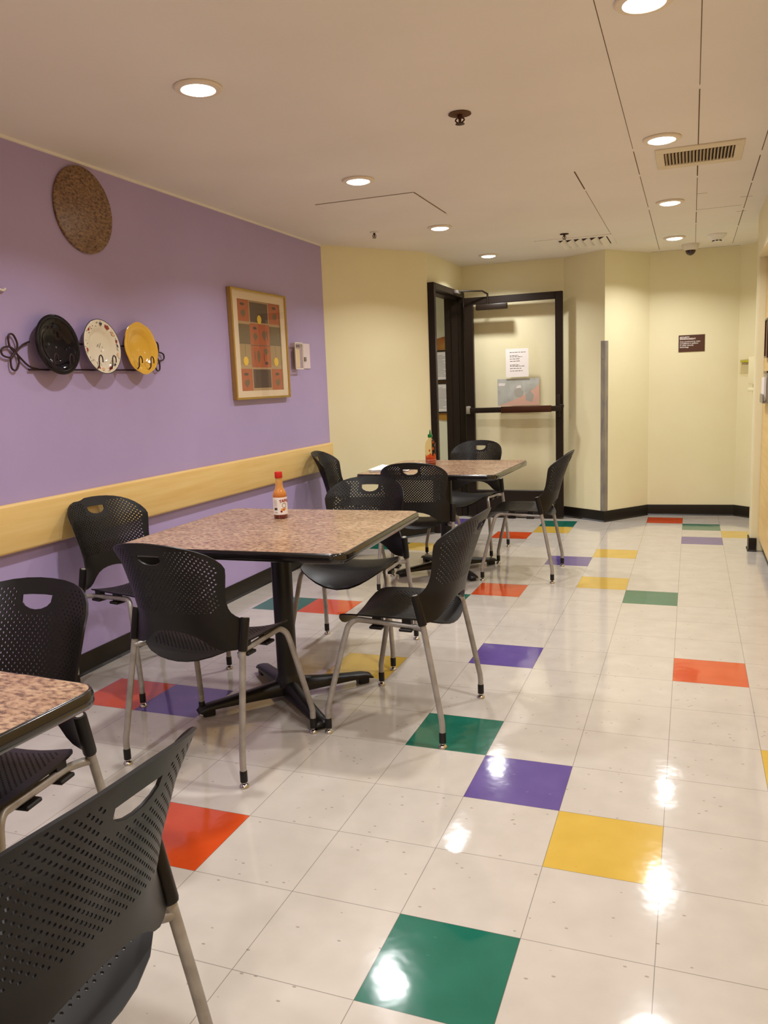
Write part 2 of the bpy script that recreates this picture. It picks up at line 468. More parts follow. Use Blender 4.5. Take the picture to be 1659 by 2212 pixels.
notice('notice_board', 'narrow dark framed notice on the wooden panelling nearest the cream pier', 'notice board', 3.62, 3.84, 1.40, 1.66)
notice('notice_board', 'larger dark framed notice on the wooden panelling cut by the right photo edge', 'notice board', 3.05, 3.45, 1.52, 1.90, .022)
o = thing('paper_tray', 'grey paper holder with a slanted insert on the wooden panelling', 'holder', (1.1395, 3.72, 1.10))
bm = bmesh.new(); box(bm, -.012, 0, -.12, .12, 0, .20); box(bm, -.035, -.012, -.12, .12, 0, .01); box(bm, -.035, -.030, -.12, .12, .01, .06)
obj('tray', bm, M['steel'], o, None); obj('insert', newbox(-.028, -.014, -.10, .10, .012, .17), M['paper'], o, None)
obj('top_edge', newbox(-.016, 0, -.12, .12, .200, .212), M['bronze2'], o, None)

# ------------------------------------------------------------------ ceiling fittings
def downlight(x, y, label):
    o = thing('ceiling_light', label, 'ceiling light', (x, y, H), group='recessed round ceiling lights')
    bm = bmesh.new()
    lathe(bm, [(.086, -.001), (.087, -.005), (.083, -.009), (.070, -.011), (.063, -.012), (.060, -.009), (.060, -.002), (.086, -.001)], 40)
    obj('trim_ring', bm, M['trimwhite'], o)
    bm = bmesh.new(); lathe(bm, [(.060, -.010), (.050, -.016), (.030, -.0195), (0, -.0205)], 20)
    df = obj('diffuser', bm, M['glow'], o)
    ld = bpy.data.lights.new('lamp', 'AREA'); ld.shape = 'DISK'; ld.size = .115; ld.energy = LAMP; ld.color = LCOL; ld.spread = math.radians(134)
    lo = bpy.data.objects.new('lamp', ld); C.objects.link(lo); lo.parent = df; lo.location = (0, 0, -.0225)
    return o
LAMP = 11.8; LCOL = (.97, .97, .98)
LX = (-1.03, .51)
LY = (4.88, 3.40, 1.88, .36)
names = {(-1.03, 4.88): 'round ceiling light above the open glass door', (-1.03, 3.40): 'round ceiling light second from the glass door in the row near the purple wall',
         (-1.03, 1.88): 'round ceiling light just in front of the ceiling access panel', (-1.03, .36): 'largest round ceiling light at upper left, nearest in the row by the purple wall',
         (.51, 4.88): 'round ceiling light closest to the dome camera', (.51, 3.40): 'round ceiling light between the slatted vent and the one by the dome camera',
         (.51, 1.88): 'round ceiling light touching the slatted rectangular vent', (.51, .36): 'round ceiling light cut off by the top photo edge'}
for x in LX:
    for y in LY: downlight(x, y, names[(x, y)])
for x in LX:
    for y in (-1.16, -2.68): downlight(x, y, 'round ceiling light behind the camera, %s row, %s' % ('left' if x < 0 else 'right', 'nearer' if y > -2 else 'farther'))

downlight(-2.3, 5.0, 'unseen ceiling light added to brighten the hallway beyond the dark doorway')  # added lamp out of view, lifts the dim hallway wall

# slatted vent
o = thing('ceiling_vent', 'white rectangular ceiling vent with a row of narrow slats', 'vent', (.675, 2.275, H))
bm = bmesh.new(); fx, fy, w = .205, .20, .042
ix, iy = .165, .128
box(bm, -fx, fx, -fy+.0, -iy, -.008, 0, .002, 1); box(bm, -fx, fx, iy, fy, -.008, 0, .002, 1)
box(bm, -fx, -ix, -iy, iy, -.008, 0, .002, 1); box(bm, ix, fx, -iy, iy, -.008, 0, .002, 1)
obj('frame', bm, M['offwhite'], o)
obj('duct', newbox(-ix, ix, -iy, iy, -.0005, 0), M['ventdark'], o, None)
for k in range(20):
    cx = -ix+.010+(2*ix-.02)*k/19
    obj('slat', newbox(-.0011, .0011, -iy, iy, -.0065, .0065, mtx=Matrix.Translation((cx, 0, -.007)) @ Matrix.Rotation(.55, 4, 'Y')), M['offwhite'], o, None)
# square diffuser near the back wall
o = thing('air_diffuser', 'flat ceiling air diffuser with angled louvres in front of the back wall', 'vent', (-.24, 4.66, H))
bm = bmesh.new()
box(bm, -.30, .30, -.27, -.20, -.006, 0); box(bm, -.30, .30, .2, .27, -.006, 0); box(bm, -.30, -.12, -.2, .2, -.006, 0); box(bm, .26, .30, -.2, .2, -.006, 0)
obj('frame', bm, M['ceiling'], o, None)
obj('duct', newbox(-.12, .26, -.2, .2, -.0005, 0), M['ventdark'], o, None)
for k in range(6):
    obj('louvre', newbox(-.026, .026, -.2, .2, -.0012, .0012, mtx=Matrix.Translation((-.09+k*.063, 0, -.014)) @ Matrix.Rotation(-.5, 4, 'Y')), M['ceiling'], o, None)
# access panel
o = thing('access_panel', 'square ceiling access panel with a dark edge gap above the far table', 'access panel', (-1.17, 2.66, H))
obj('door_panel', newbox(-.31, .31, -.36, .36, -.004, 0), M['ceiling'], o, None)
for q in ((-.31, .31, -.366, -.361), (.311, .3165, -.36, .30), (-.32, -.05, .361, .3645), (-.316, -.311, -.36, -.2)):
    obj('edge_gap', newbox(*q, -.0012, 0), M['seam'], o, None)
# sprinklers
def sprinkler(x, y, label, big=1.0, m=None):
    o = thing('sprinkler', label, 'sprinkler', (x, y, H), group='fire sprinkler heads in the ceiling')
    bm = bmesh.new(); lathe(bm, [(0, -.001), (.036*big, -.001), (.038*big, -.004), (.022*big, -.006), (0, -.006)], 24)
    obj('escutcheon', bm, m or M['ventdark'], o)
    bm = bmesh.new(); lathe(bm, [(.009*big, -.006), (.009*big, -.020), (.005*big, -.022), (.005*big, -.034), (0, -.034)], 12)
    for s in (-1, 1): tube(bm, spline([(s*.009*big, 0, -.018), (s*.015*big, 0, -.027), (s*.004, 0, -.040)], 4), .0025*big, 6)
    lathe(bm, [(0, -.040), (.015*big, -.040), (.016*big, -.042), (0, -.043)], 12)
    obj('head', bm, M['bronze2'], o)
sprinkler(-.251, 1.089, 'dark sprinkler head in the middle of the ceiling', 1.25, M['seam'])
sprinkler(-1.50, 3.32, 'small pale sprinkler head near the corner of the purple wall', .9, M['ceiling'])
sprinkler(-.273, 4.19, 'small sprinkler head beside the louvred air diffuser', .9)
# smoke detector and dome camera
o = thing('smoke_detector', 'ivory conical smoke detector near the right end of the ceiling', 'smoke detector', (.83, 4.93, H))
bm = bmesh.new(); lathe(bm, [(0, 0), (.075, 0), (.075, -.008), (.055, -.03), (.036, -.045), (.034, -.055), (0, -.058)], 32); obj('housing', bm, M['ceiling'], o)
bm = bmesh.new()
for k in range(8):
    a = 2*PI*k/8; box(bm, .028, .037, -.009, .009, -.0545, -.047, mtx=Matrix.Rotation(a, 4, 'Z'))
obj('vent_slots', bm, M['ventdark'], o, None)
o = thing('dome_camera', 'white ceiling dome camera with a dark globe by the back wall', 'security camera', (.632, 5.33, H))
bm = bmesh.new(); lathe(bm, [(0, 0), (.072, 0), (.072, -.012), (.064, -.034), (.048, -.05), (.046, -.052), (0, -.052)], 32); obj('housing', bm, M['white'], o)
bm = bmesh.new(); lathe(bm, [(.043, -.048)]+[(.043*math.cos(a), -.050-.045*math.sin(a)) for a in [PI/2*k/8 for k in range(8)]]+[(0, -.095)], 24)
obj('globe', bm, mat('smoked_dome', (46, 24, 22), .08, coat=.5), o)

# ------------------------------------------------------------------ glass door
d = thing('door_1', 'dark bronze framed glass door standing open in front of the cream wall', 'door', (-1.395, 5.31, 0), kind='structure')
def rel(bm): bmesh.ops.translate(bm, verts=bm.verts, vec=(1.395, -5.31, 0)); return bm
bm = bmesh.new()
fx0, fx1 = -1.585, -1.395
box(bm, fx0, fx1, JY0+.001, JY0+.05, 0, HZ-.001, .003, 1); box(bm, fx0, fx1, JY1-.05, JY1-.001, 0, HZ-.001, .003, 1)
box(bm, fx0, fx1, JY0+.05, JY1-.05, HZ-.055, HZ-.001, .003, 1)
box(bm, -1.51, -1.45, JY1-.066, JY1-.05, 0, HZ-.055); box(bm, -1.51, -1.45, JY0+.05, JY0+.066, 0, HZ-.055); box(bm, -1.51, -1.45, JY0+.066, JY1-.066, HZ-.07, HZ-.055)
obj('door_frame', rel(bm), M['bronze'], d)
x0, x1, y0, y1 = -1.372, -.448, 5.283, 5.328
bm = bmesh.new()
box(bm, x0, x0+.085, y0, y1, .012, 2.10, .003, 1); box(bm, x1-.068, x1, y0, y1, .012, 2.10, .003, 1)
box(bm, x0+.085, x1-.068, y0, y1, .012, .27, .003, 1); box(bm, x0+.085, x1-.068, y0, y1, 2.035, 2.10, .003, 1)
leaf = obj('door_leaf', rel(bm), M['bronze'], d)
obj('glass_pane', rel(newbox(x0+.085, x1-.068, 5.302, 5.308, .27, 2.035)), M['pane'], d, None)
bm = bmesh.new()
box(bm, x0+.03, x1-.01, 5.238, 5.268, 1.018, 1.068, .006, 2)
pb = obj('push_bar', rel(bm), M['bronze'], d)
obj('push_pad', rel(newbox(-1.02, -.545, 5.226, 5.252, 1.012, 1.074, .006, 2)), M['bronze2'], pb)
obj('end_cap', rel(newbox(x0+.012, x0+.05, 5.235, 5.283, 1.012, 1.085, .005, 2)), M['steel'], pb)
bm = newbox(x1-.052, x1-.020, 5.255, 5.283, .96, 1.17, .008, 2); box(bm, x1-.03, x1+.012, 5.243, 5.27, 1.05, 1.08, .004, 1)
obj('latch', rel(bm), M['bronze'], pb)
cb = obj('door_closer', rel(newbox(-1.245, -.95, 5.232, 5.283, 1.975, 2.028, .006, 2)), M['bronze'], d)
bm = bmesh.new(); tube(bm, [(-1.135, 5.258, 2.028), (-1.135, 5.258, 2.125)], .009, 10); tube(bm, [(-1.135, 5.258, 2.12), (-1.170, 5.20, 2.145), (-1.39, 5.08, 2.145)], .008, 10)
obj('closer_arm', rel(bm), M['bronze'], cb)
obj('arm_bracket', rel(newbox(-1.396, -1.365, 5.03, 5.15, 2.125, 2.155, .006, 2)), M['steel'], cb)
bm = bmesh.new()
for k in range(20): tube(bm, [(-1.376, 5.338, .06+k*.102), (-1.376, 5.338, .145+k*.102)], .007, 8)
obj('hinge', rel(bm), M['steel'], d)
# notices on the glass
o = thing('notice_sheet', 'white printed notice taped to the glass door', 'notice', (-.872, 5.299, 1.345), group=None)
bm = newbox(-.107, .107, -.002, .0005, 0, .262)
obj('sheet', bm, M['paper'], o, None)
bm = bmesh.new(); rows = [(.228, -.07, .08), (.199, -.068, .012), (.187, -.068, .048), (.167, -.068, .022), (.147, -.068, .03), (.112, -.068, .02), (.100, -.068, .068), (.079, -.068, .04), (.057, -.068, .05)]
for z, a, b in rows:
    x = a
    while x < b:
        l = min(random.uniform(.014, .034), b-x); box(bm, x, x+l, -.0026, -.0021, z-.0022, z+.0022); x += l+.006
obj('printed_lines', bm, M['ink'], o, None)
o = thing('poster', 'haze-lightened blue and salmon poster behind the glass under the white notice', 'poster', (-.868, 5.312, 1.078))
def decal(bm, pts, y, mi):
    vs = [bm.verts.new((px, y, pz)) for px, pz in pts]; f = bm.faces.new(vs); f.material_index = mi
bm = newbox(-.198, .198, -.002, .0006, 0, .252)
obj('sheet', bm, mat('poster_grey', (196, 198, 190), .7, noise=(12, (176, 176, 164), .35, .65)), o, None)  # poster colours are lightened to carry the haze of the glass
bm = bmesh.new()
decal(bm, [(-.198, 0), (.198, 0), (.198, .20), (.15, .15), (.06, .10), (-.05, .05)], -.0026, 0)
decal(bm, [(-.03, .09), (.03, .075), (.05, .13), (0, .17), (-.04, .14)], -.0030, 1)
decal(bm, [(.07, .05), (.13, .03), (.15, .09), (.11, .14), (.07, .10)], -.0032, 1)
decal(bm, [(-.19, .19), (-.13, .185), (-.12, .21), (-.18, .215)], -.0030, 2)
decal(bm, [(-.02, .16), (.03, .165), (.025, .19), (-.01, .185)], -.0034, 2)
obj('artwork', bm, [mat('poster_salmon', (222, 178, 156), .7), mat('poster_slate', (176, 172, 160), .7), M['paper']], o, None, recalc=False)  # salmon and slate paled the same way for the glass haze

# hallway notice board with two framed sheets
o = thing('painted_board', 'orange painted rounded board on the hallway wall seen through the doorway', 'board', (-1.70, 6.099, .87))
bm = bmesh.new(); pts = []
for k in range(13): a = PI/2*(k/12); pts.append((-.34+.0, 0))
top = [(-.36+.72*k/16, .94-.10*((k-8)/8)**2) for k in range(17)]; bot = [(.36-.72*k/16, .04+.06*((k-8)/8)**2) for k in range(17)]
poly = [(x+.0, z) for x, z in top[::-1]]+[(x, z) for x, z in bot[::-1]]
lo = [bm.verts.new((x, -.012, z)) for x, z in poly]; hi = [bm.verts.new((x, 0, z)) for x, z in poly]
bm.faces.new(lo); bm.faces.new(hi[::-1])
for i in range(len(poly)): bm.faces.new((lo[i], lo[(i+1) % len(poly)], hi[(i+1) % len(poly)], hi[i]))
obj('board', bm, mat('painted_orange', (168, 92, 40), .6, noise=(5, (178, 128, 44), .4, .6)), o, None)
for z0, lab in ((1.335, 'upper black framed sheet on the orange hallway board'), (.995, 'lower black framed sheet on the orange hallway board')):
    f = thing('framed_sheet', lab, 'notice', (-1.80, 6.0865, z0), group='framed sheets on the orange board')
    bm = bmesh.new(); hy, hz, fr = .125, .325, .016
    box(bm, -hy, -hy+fr, -.016, 0, 0, hz); box(bm, hy-fr, hy, -.016, 0, 0, hz); box(bm, -hy+fr, hy-fr, -.016, 0, 0, fr); box(bm, -hy+fr, hy-fr, -.016, 0, hz-fr, hz)
    obj('frame', bm, M['edge'], f, None)
    obj('sheet', newbox(-hy+fr, hy-fr, -.010, 0, fr, hz-fr), M['paper'], f, None)
    bm = bmesh.new()
    for k in range(16): box(bm, -hy+.03, -hy+.03+random.uniform(.05, .15), -.0108, -.0101, .05+k*.0145, .053+k*.0145)
    obj('printed_lines', bm, M['ink'], f, None)

# corner guard
o = thing('corner_guard', 'tall worn steel corner guard on the angled wall corner', 'corner guard', (-.065, 5.18, 0))
c0 = Vector(P[5]); dl = (Vector(P[4])-c0).normalized(); dr = (Vector(P[6])-c0).normalized()
for dd, nm, m in ((dl, 'guard_flange', M['steel']), (dr, 'guard_flange', M['steel'])):
    n = Vector((dd.y, -dd.x)); 
    if n.y > 0: n = -n
    bm = bmesh.new(); q = [Vector((0, 0)), dd*.042, dd*.042+n*.002, n*.002]
    prism(bm, [tuple(v) for v in q], .10, 1.63)
    fl = obj(nm, bm, m, o, None)
    if dd is dl:
        for z in (.4, .95, 1.47):
            b2 = bmesh.new(); lathe(b2, [(0, .002), (.006, .002), (.006, 0), (0, 0)], 12)
            bmesh.ops.transform(b2, matrix=Matrix.Translation((dd.x*.022+n.x*.002, dd.y*.022+n.y*.002, z)) @ n.to_3d().to_track_quat('Z', 'Y').to_matrix().to_4x4(), verts=b2.verts)
            obj('screw', b2, M['chrome'], fl)

# security sign
a = Vector(P[6]); b = Vector(P[7]); wa = math.atan2(b.y-a.y, b.x-a.x)
def on_back(x): return a.y+(b.y-a.y)*(x-a.x)/(b.x-a.x)
o = thing('security_sign', 'small brown security notice sign with white lettering on the cream wall', 'sign', (.655, on_back(.655)-.001, 1.51), wa)
obj('plate', newbox(-.112, .112, -.004, 0, 0, .15), M['brownsign'], o, None)
def put_text(s, size, x, z, y, m, parent, name='lettering', bold=0., spacing=1.):
    bm = text_bm(s, size, bold=bold, spacing=spacing)
    bmesh.ops.transform(bm, matrix=Matrix.Translation((x, y, z)) @ Matrix.Rotation(PI/2, 4, 'X'), verts=bm.verts)
    return obj(name, bm, m, parent, None)
put_text('SECURITY\nENHANCEMENT', .0185, -.102, .124, -.0042, M['paper'], o, 'heading', .0006, .80)
put_text('Area monitored by video\nsurveillance in addition\nto other security\ntechnology.', .0172, -.102, .086, -.0042, M['paper'], o, 'lettering', .0003, .95)
# clear dispensers in the far right corner
wa2 = math.atan2(P[8][1]-P[7][1], P[8][0]-P[7][0]); mid = Vector(P[7])*.62+Vector(P[8])*.38; mid0 = Vector(P[7])*.86+Vector(P[8])*.14
o = thing('tag_holder', 'small clear holder with a yellow-green strip in the far right corner', 'holder', (mid0.x, mid0.y, 1.29), wa2)
obj('pocket', newbox(-.05, .05, -.02, 0, 0, .13), M['clear'], o, None); obj('strip', newbox(-.045, .045, -.022, -.004, .105, .122), mat('lime_strip', (186, 178, 50), .5), o, None)
o = thing('wall_dispenser', 'pale wall dispenser beside the right pier', 'dispenser', (mid.x, mid.y, 1.14), wa2)
obj('cover', newbox(-.07, .07, -.07, -.001, .06, .30, .01, 2), M['cream'], o); obj('tray', newbox(-.06, .06, -.08, -.001, 0, .03, .005, 1), M['cream'], o)
obj('key_slot', newbox(.01, .035, -.073, -.069, .215, .225), M['ventdark'], o, None)

# ------------------------------------------------------------------ purple wall decoration (local frame: x along the wall (+Y world), -y out of the wall)
WX = -2.0505
def on_wall(name, label, cat, y, z, group=None):
    o = thing(name, label, cat, (-2.0495, y, z), PI/2, group); return o     # local x -> world +Y ; local -y -> world +X
o = on_wall('wall_disc', 'round brown speckled laminate disc high on the purple wall', 'wall disc', .905, 2.19)
bm = bmesh.new(); vs = lathe(bm, [(0, 0), (.195, 0), (.198, .003), (.198, .009), (.194, .012), (0, .012)], 64)
bmesh.ops.rotate(bm, verts=bm.verts, cent=(0, 0, 0), matrix=Matrix.Rotation(PI/2, 3, 'X'))
obj('disc', bm, M['lam_disc'], o)
# plate rack
rk = on_wall('plate_rack', 'dark wrought iron plate rack with clover scroll ends on the purple wall', 'plate rack', .87, 1.40)
def rack_tube(name, pts, r=.0042, n=6, closed=False):
    bm = bmesh.new(); tube(bm, spline(pts, n, closed) if n else pts, r, 8, closed); return obj(name, bm, M['wroughtiron'], rk)
rack_tube('bar', [(-.42, -.012, .045), (0, -.012, .045), (.42, -.012, .045)], .0042, 2)
rack_tube('bar', [(-.30, -.012, .165), (0, -.012, .165), (.33, -.012, .165)], .0042, 2)
for s in (-1, 1):
    cx = s*.485
    rack_tube('end_scroll', [(s*.36, -.012, .046), (s*.42, -.012, .062), (cx, -.012, .118)], .0042, 4)
    rack_tube('end_scroll', [(s*.40, -.012, .165), (s*.44, -.012, .150), (cx, -.012, .118)], .0042, 4)
    for ang in (PI/2+.25, PI, -PI/2-.25):
        if s > 0: ang = PI-ang
        e = Vector((math.cos(ang), 0, math.sin(ang))); q = Vector((-e.z, 0, e.x)); c = Vector((cx, -.014, .118))
        rack_tube('end_scroll', [tuple(c), tuple(c+e*.03+q*.022), tuple(c+e*.068+q*.016), tuple(c+e*.078), tuple(c+e*.068-q*.016), tuple(c+e*.03-q*.022)], .0042, 6, True)
PL = (-.275, .018, .318)
for px in PL:
    for s in (-.048, .048):
        hx = px+s
        rack_tube('hook', [(hx-.016, -.012, .045), (hx-.016, -.052, .042), (hx-.016, -.080, .060), (hx-.014, -.082, .095), (hx, -.080, .112), (hx+.014, -.079, .100), (hx+.016, -.078, .078)], .003, 5)
def plate(name, label, px, m, R, rfun=None, depth=.022, ngroup='plates standing in the wall rack'):
    o = on_wall(name, label, 'plate', .87+px, 1.40, ngroup)
    bm = bmesh.new()
    prof = [(0, depth*.05), (R*.50, 0), (R*.62, depth*.10), (R*.70, depth*.55), (R*.96, depth*.95), (R, depth), (R*1.0, depth+.003), (R*.97, depth+.0045), (R*.70, depth*.75+.003), (R*.60, depth*.32+.003), (R*.5, .005), (0, .0055)]
    lathe(bm, prof, 96, rfun=rfun)
    MX = Matrix.Translation((0, -.033, .152)) @ Matrix.Rotation(-.10, 4, 'X') @ Matrix.Rotation(PI/2, 4, 'X')
    bmesh.ops.transform(bm, matrix=MX, verts=bm.verts)
    p = obj('dish', bm, m, o, 50)
    return o, MX
plate('plate', 'glossy dark navy plate, leftmost on the wall rack', PL[0], M['navy'], .134)
o, MX = plate('plate', 'white plate with painted fruit border, middle of the wall rack', PL[1], M['whiteglaze'], .130)
cols = [mat('fruit_red', (150, 40, 40), .3), mat('leaf_green', (120, 126, 92), .4), mat('berry_dark', (56, 50, 70), .4), mat('peach', (222, 176, 140), .4)]
bm = bmesh.new(); R = .130; dpt = .022
def blob(r, a, sx, sy, rot, mi):
    zz = dpt*.75+.003+(dpt+.0045-dpt*.75-.003)*(r/R-.70)/.27+.0008 if r > R*.68 else .0068
    vs = []
    for k in range(12):
        t_ = 2*PI*k/12; u = sx*math.cos(t_); v = sy*math.sin(t_)
        vs.append(bm.verts.new((r*math.cos(a)+u*math.cos(rot)-v*math.sin(rot), r*math.sin(a)+u*math.sin(rot)+v*math.cos(rot), zz)))
    f = bm.faces.new(vs); f.material_index = mi
rnd = random.Random(3)
for a, mi, s in ((1.05, 0, .017), (.62, 3, .015), (.25, 0, .009), (-1.25, 0, .014), (2.35, 0, .009), (3.3, 0, .010), (-.35, 3, .012), (-1.75, 3, .012), (1.45, 2, .011), (-.9, 2, .009), (.05, 2, .008), (-2.0, 0, .008)):
    blob(.112, a, s*.8, s, a, mi)
for k in range(46):
    a = rnd.uniform(0, 2*PI)
    blob(rnd.uniform(.098, .121), a, rnd.uniform(.003, .006), .0018, rnd.uniform(0, PI), rnd.choice((1, 1, 2)))
for k in range(10): blob(rnd.uniform(.002, .022), rnd.uniform(0, 2*PI), .006, .0009, rnd.uniform(.3, 1.8), 2)
bmesh.ops.transform(bm, matrix=MX, verts=bm.verts)
obj('painted_border', bm, cols, o, None, recalc=False)
bm = bmesh.new(); tube(bm, [(R*.995*math.cos(2*PI*k/64), R*.995*math.sin(2*PI*k/64), dpt+.003) for k in range(64)], .0022, 6, True)
bmesh.ops.transform(bm, matrix=MX, verts=bm.verts); obj('dark_rim', bm, cols[2], o)
plate('plate', 'mustard yellow scalloped plate, rightmost on the wall rack', PL[2], M['yellowglaze'], .131, rfun=lambda a, r: 1+(.035*abs(math.cos(4*a))-.012)*max(0, (r/.131-.6)/.4))

# framed picture
o = on_wall('framed_picture', 'brass framed picture of orange and grey panels on the purple wall', 'picture', 2.51, 1.26)
W2, Hh, fw, fd = .367, .70, .014, .034
bm = bmesh.new()
for x0, x1, z0, z1 in ((-W2, -W2+fw, 0, Hh), (W2-fw, W2, 0, Hh), (-W2+fw, W2-fw, 0, fw), (-W2+fw, W2-fw, Hh-fw, Hh)): box(bm, x0, x1, -fd, 0, z0, z1, .002, 1)
obj('frame', bm, M['brass'], o)
mw, mz0, mz1 = .285, .055, .635
bm = bmesh.new()
for x0, x1, z0, z1 in ((-W2+fw, -mw, fw, Hh-fw), (mw, W2-fw, fw, Hh-fw), (-mw, mw, fw, mz0), (-mw, mw, mz1, Hh-fw)): box(bm, x0, x1, -.024, -.018, z0, z1)
obj('mat', bm, M['matboard'], o, None)
bm = bmesh.new()
PM = [mat('print_orange', (178, 98, 62), .6), mat('print_grey', (92, 74, 62), .6), mat('print_cream', (180, 150, 110), .6), mat('print_yellow', (236, 196, 62), .6), mat('print_olive', (118, 100, 72), .6), mat('print_stripe', (168, 142, 100), .6)]
lay = [0]
def pr(u0, u1, v0, v1, mi):
    lay[0] += 1; y = -.0162-.00004*lay[0]
    x0, x1 = -mw+2*mw*u0, -mw+2*mw*u1; z0, z1 = mz0+(mz1-mz0)*v0, mz0+(mz1-mz0)*v1
    f = bm.faces.new([bm.verts.new((x, y, z)) for x, z in ((x0, z0), (x1, z0), (x1, z1), (x0, z1))]); f.material_index = mi
def ov(u, v, su, sv, mi, n=16, pointy=0):
    lay[0] += 1; y = -.0162-.00004*lay[0]; vs = []
    for k in range(n):
        a_ = 2*PI*k/n; s_ = math.sin(a_)
        vs.append(bm.verts.new((-mw+2*mw*(u+su*math.cos(a_)*(1-pointy*(-s_ if s_ < 0 else 0))), y, mz0+(mz1-mz0)*(v+sv*s_))))
    f = bm.faces.new(vs); f.material_index = mi
pr(0, 1, 0, 1, 2)
rows = [.76, .52, .255, .0, 1.0]
for u0, u1 in ((0, .27), (.73, 1)): pr(u0, u1, .765, 1, 0); pr(u0, u1, .0, .245, 0); pr(u0, u1, .515, .735, 4); pr(u0, u1, .29, .51, 5)
pr(.29, .71, .765, .985, 1); pr(.29, .71, .03, .24, 1)
pr(.27, .50, .515, .75, 0); pr(.50, .73, .515, .75, 0); pr(.27, .50, .262, .505, 0); pr(.50, .73, .262, .505, 0)
pr(.27, .73, .506, .512, 1)
for u in (.14, .86): pr(u-.003, u+.003, .29, .51, 4)
for u, v in ((.13, .765), (.87, .765), (.13, 0), (.87, 0)):
    ov(u, v+.185, .05, .016, 1); ov(u+.01, v+.08, .055, .045, 4, pointy=1); pr(u+.045, u+.055, v+.07, v+.14, 4)
ov(.385, .70, .045, .016, 1); ov(.39, .60, .05, .045, 4, pointy=1); ov(.60, .62, .05, .06, 4, pointy=1); pr(.66, .672, .57, .68, 1)
ov(.44, .38, .035, .075, 4, pointy=.6); pr(.345, .36, .35, .44, 4); ov(.62, .44, .055, .04, 4, pointy=1); ov(.62, .31, .045, .018, 1); pr(.56, .572, .33, .42, 1)
ov(.50, .80, .05, .05, 3); ov(.14, .33, .055, .05, 3); ov(.86, .33, .055, .05, 3)
obj('print', bm, PM, o, None, recalc=False)
obj('glass_pane', newbox(-W2+fw, W2-fw, -.0285, -.0265, fw, Hh-fw), M['pane'], o, None)
obj('backing', newbox(-W2+fw, W2-fw, -.016, 0, fw, Hh-fw), M['matboard'], o, None)

# clear brochure holder with a wall plate
o = on_wall('wall_card_holder', 'small clear plastic card holder on the purple wall right of the picture', 'holder', 3.02, 1.455)
bm = newbox(-.058, .058, -.045, -.002, 0, .19, .004, 1); obj('pocket', bm, M['clear'], o)
bm = bmesh.new()
for x0, x1, z0, z1 in ((-.06, -.053, 0, .192), (.053, .06, 0, .192), (-.053, .053, 0, .008), (-.053, .053, .184, .192)): box(bm, x0, x1, -.047, -.041, z0, z1)
obj('rim', bm, M['white'], o, None); obj('card', newbox(-.035, .035, -.032, -.024, .01, .15), M['matboard'], o, None); obj('clip', newbox(.0, .05, -.05, -.02, .16, .175), M['steel'], o, None)
o = on_wall('wall_plate', 'pale blank plate on the purple wall next to the clear card holder', 'wall plate', 3.225, 1.462)
obj('plate', newbox(-.055, .055, -.006, 0, 0, .185, .002, 1), mat('lilac_plate', (224, 208, 212), .4), o)
obj('switch', newbox(-.05, -.02, -.014, -.006, .055, .085, .002, 1), M['steel'], o)
o = on_wall('wall_hook', 'tiny white hook on the purple wall at the left photo edge', 'hook', .345, 1.772)
bm = bmesh.new(); tube(bm, spline([(-.04, -.004, .03), (-.01, -.012, .004), (.01, -.014, .0), (.022, -.012, .008)], 5), .005, 8); obj('hook', bm, M['white'], o)

# ------------------------------------------------------------------ chairs
YC = [(.44, -.212), (.53, -.233), (.64, -.262), (.74, -.298), (.85, -.346)]
YS = [(.44, -.165), (.56, -.135), (.60, -.147), (.65, -.162), (.75, -.200), (.84, -.268)]
def back_map(x, z):
    yc, ys = interp(YC, z), interp(YS, z)
    return (x, yc+(ys-yc)*min(1.2, (abs(x)/.222)**2.7), z)
half = [(0, .524), (.03, .5225), (.06, .517), (.09, .506), (.115, .490), (.14, .470), (.165, .458), (.19, .455), (.210, .456), (.223, .458), (.224, .49), (.224, .52), (.223, .556), (.2175, .561), (.209, .570), (.201, .584), (.197, .602), (.196, .63), (.200, .66), (.206, .69), (.212, .72), (.2155, .745), (.2135, .763), (.205, .783), (.190, .801), (.17, .8155), (.145, .827), (.115, .8355), (.08, .8415), (.04, .845), (0, .846)]
outline_b = half[:-1]+[(-x, z) for x, z in half[::-1]][:-1]
def width_in(half_, z, m):
    w = None
    for (xa, za), (xb, zb) in zip(half_, half_[1:]):
        if (za-z)*(zb-z) <= 0 and za != zb:
            x = xa+(xb-xa)*(z-za)/(zb-za); w = x if w is None else max(w, x)
    return (w or 0)-m
def hexa(x, y, rx, ry, n=8): return [(x+rx*math.cos(2*PI*k/n+.3), y+ry*math.sin(2*PI*k/n+.3)) for k in range(n)]
def handle_loop():
    p = [(-.047, .803), (-.02, .8045), (.02, .8045), (.047, .803)]
    for k in range(1, 8): a_ = -PI*k/8; p.append((.049*math.cos(a_), .797+.030*math.sin(a_)))
    return p
holes = [handle_loop()]
r_ = 0; z = .594
while z < .822:
    off = .0084 if r_ % 2 else 0
    for k in range(-13, 14):
        x = k*.0168+off
        if abs(x) > width_in(half, z, .019): continue
        if z > .812 and abs(x) > .15: continue
        if abs(x) < .062 and z > .758 and not (abs(x) > .05 and z < .765): continue
        if z < .610 and abs(x) > .16: continue
        holes.append(hexa(x, z, .0029, .0032))
    z += .0083; r_ += 1
back_bm = perforated(outline_b, holes, back_map, -.0055)

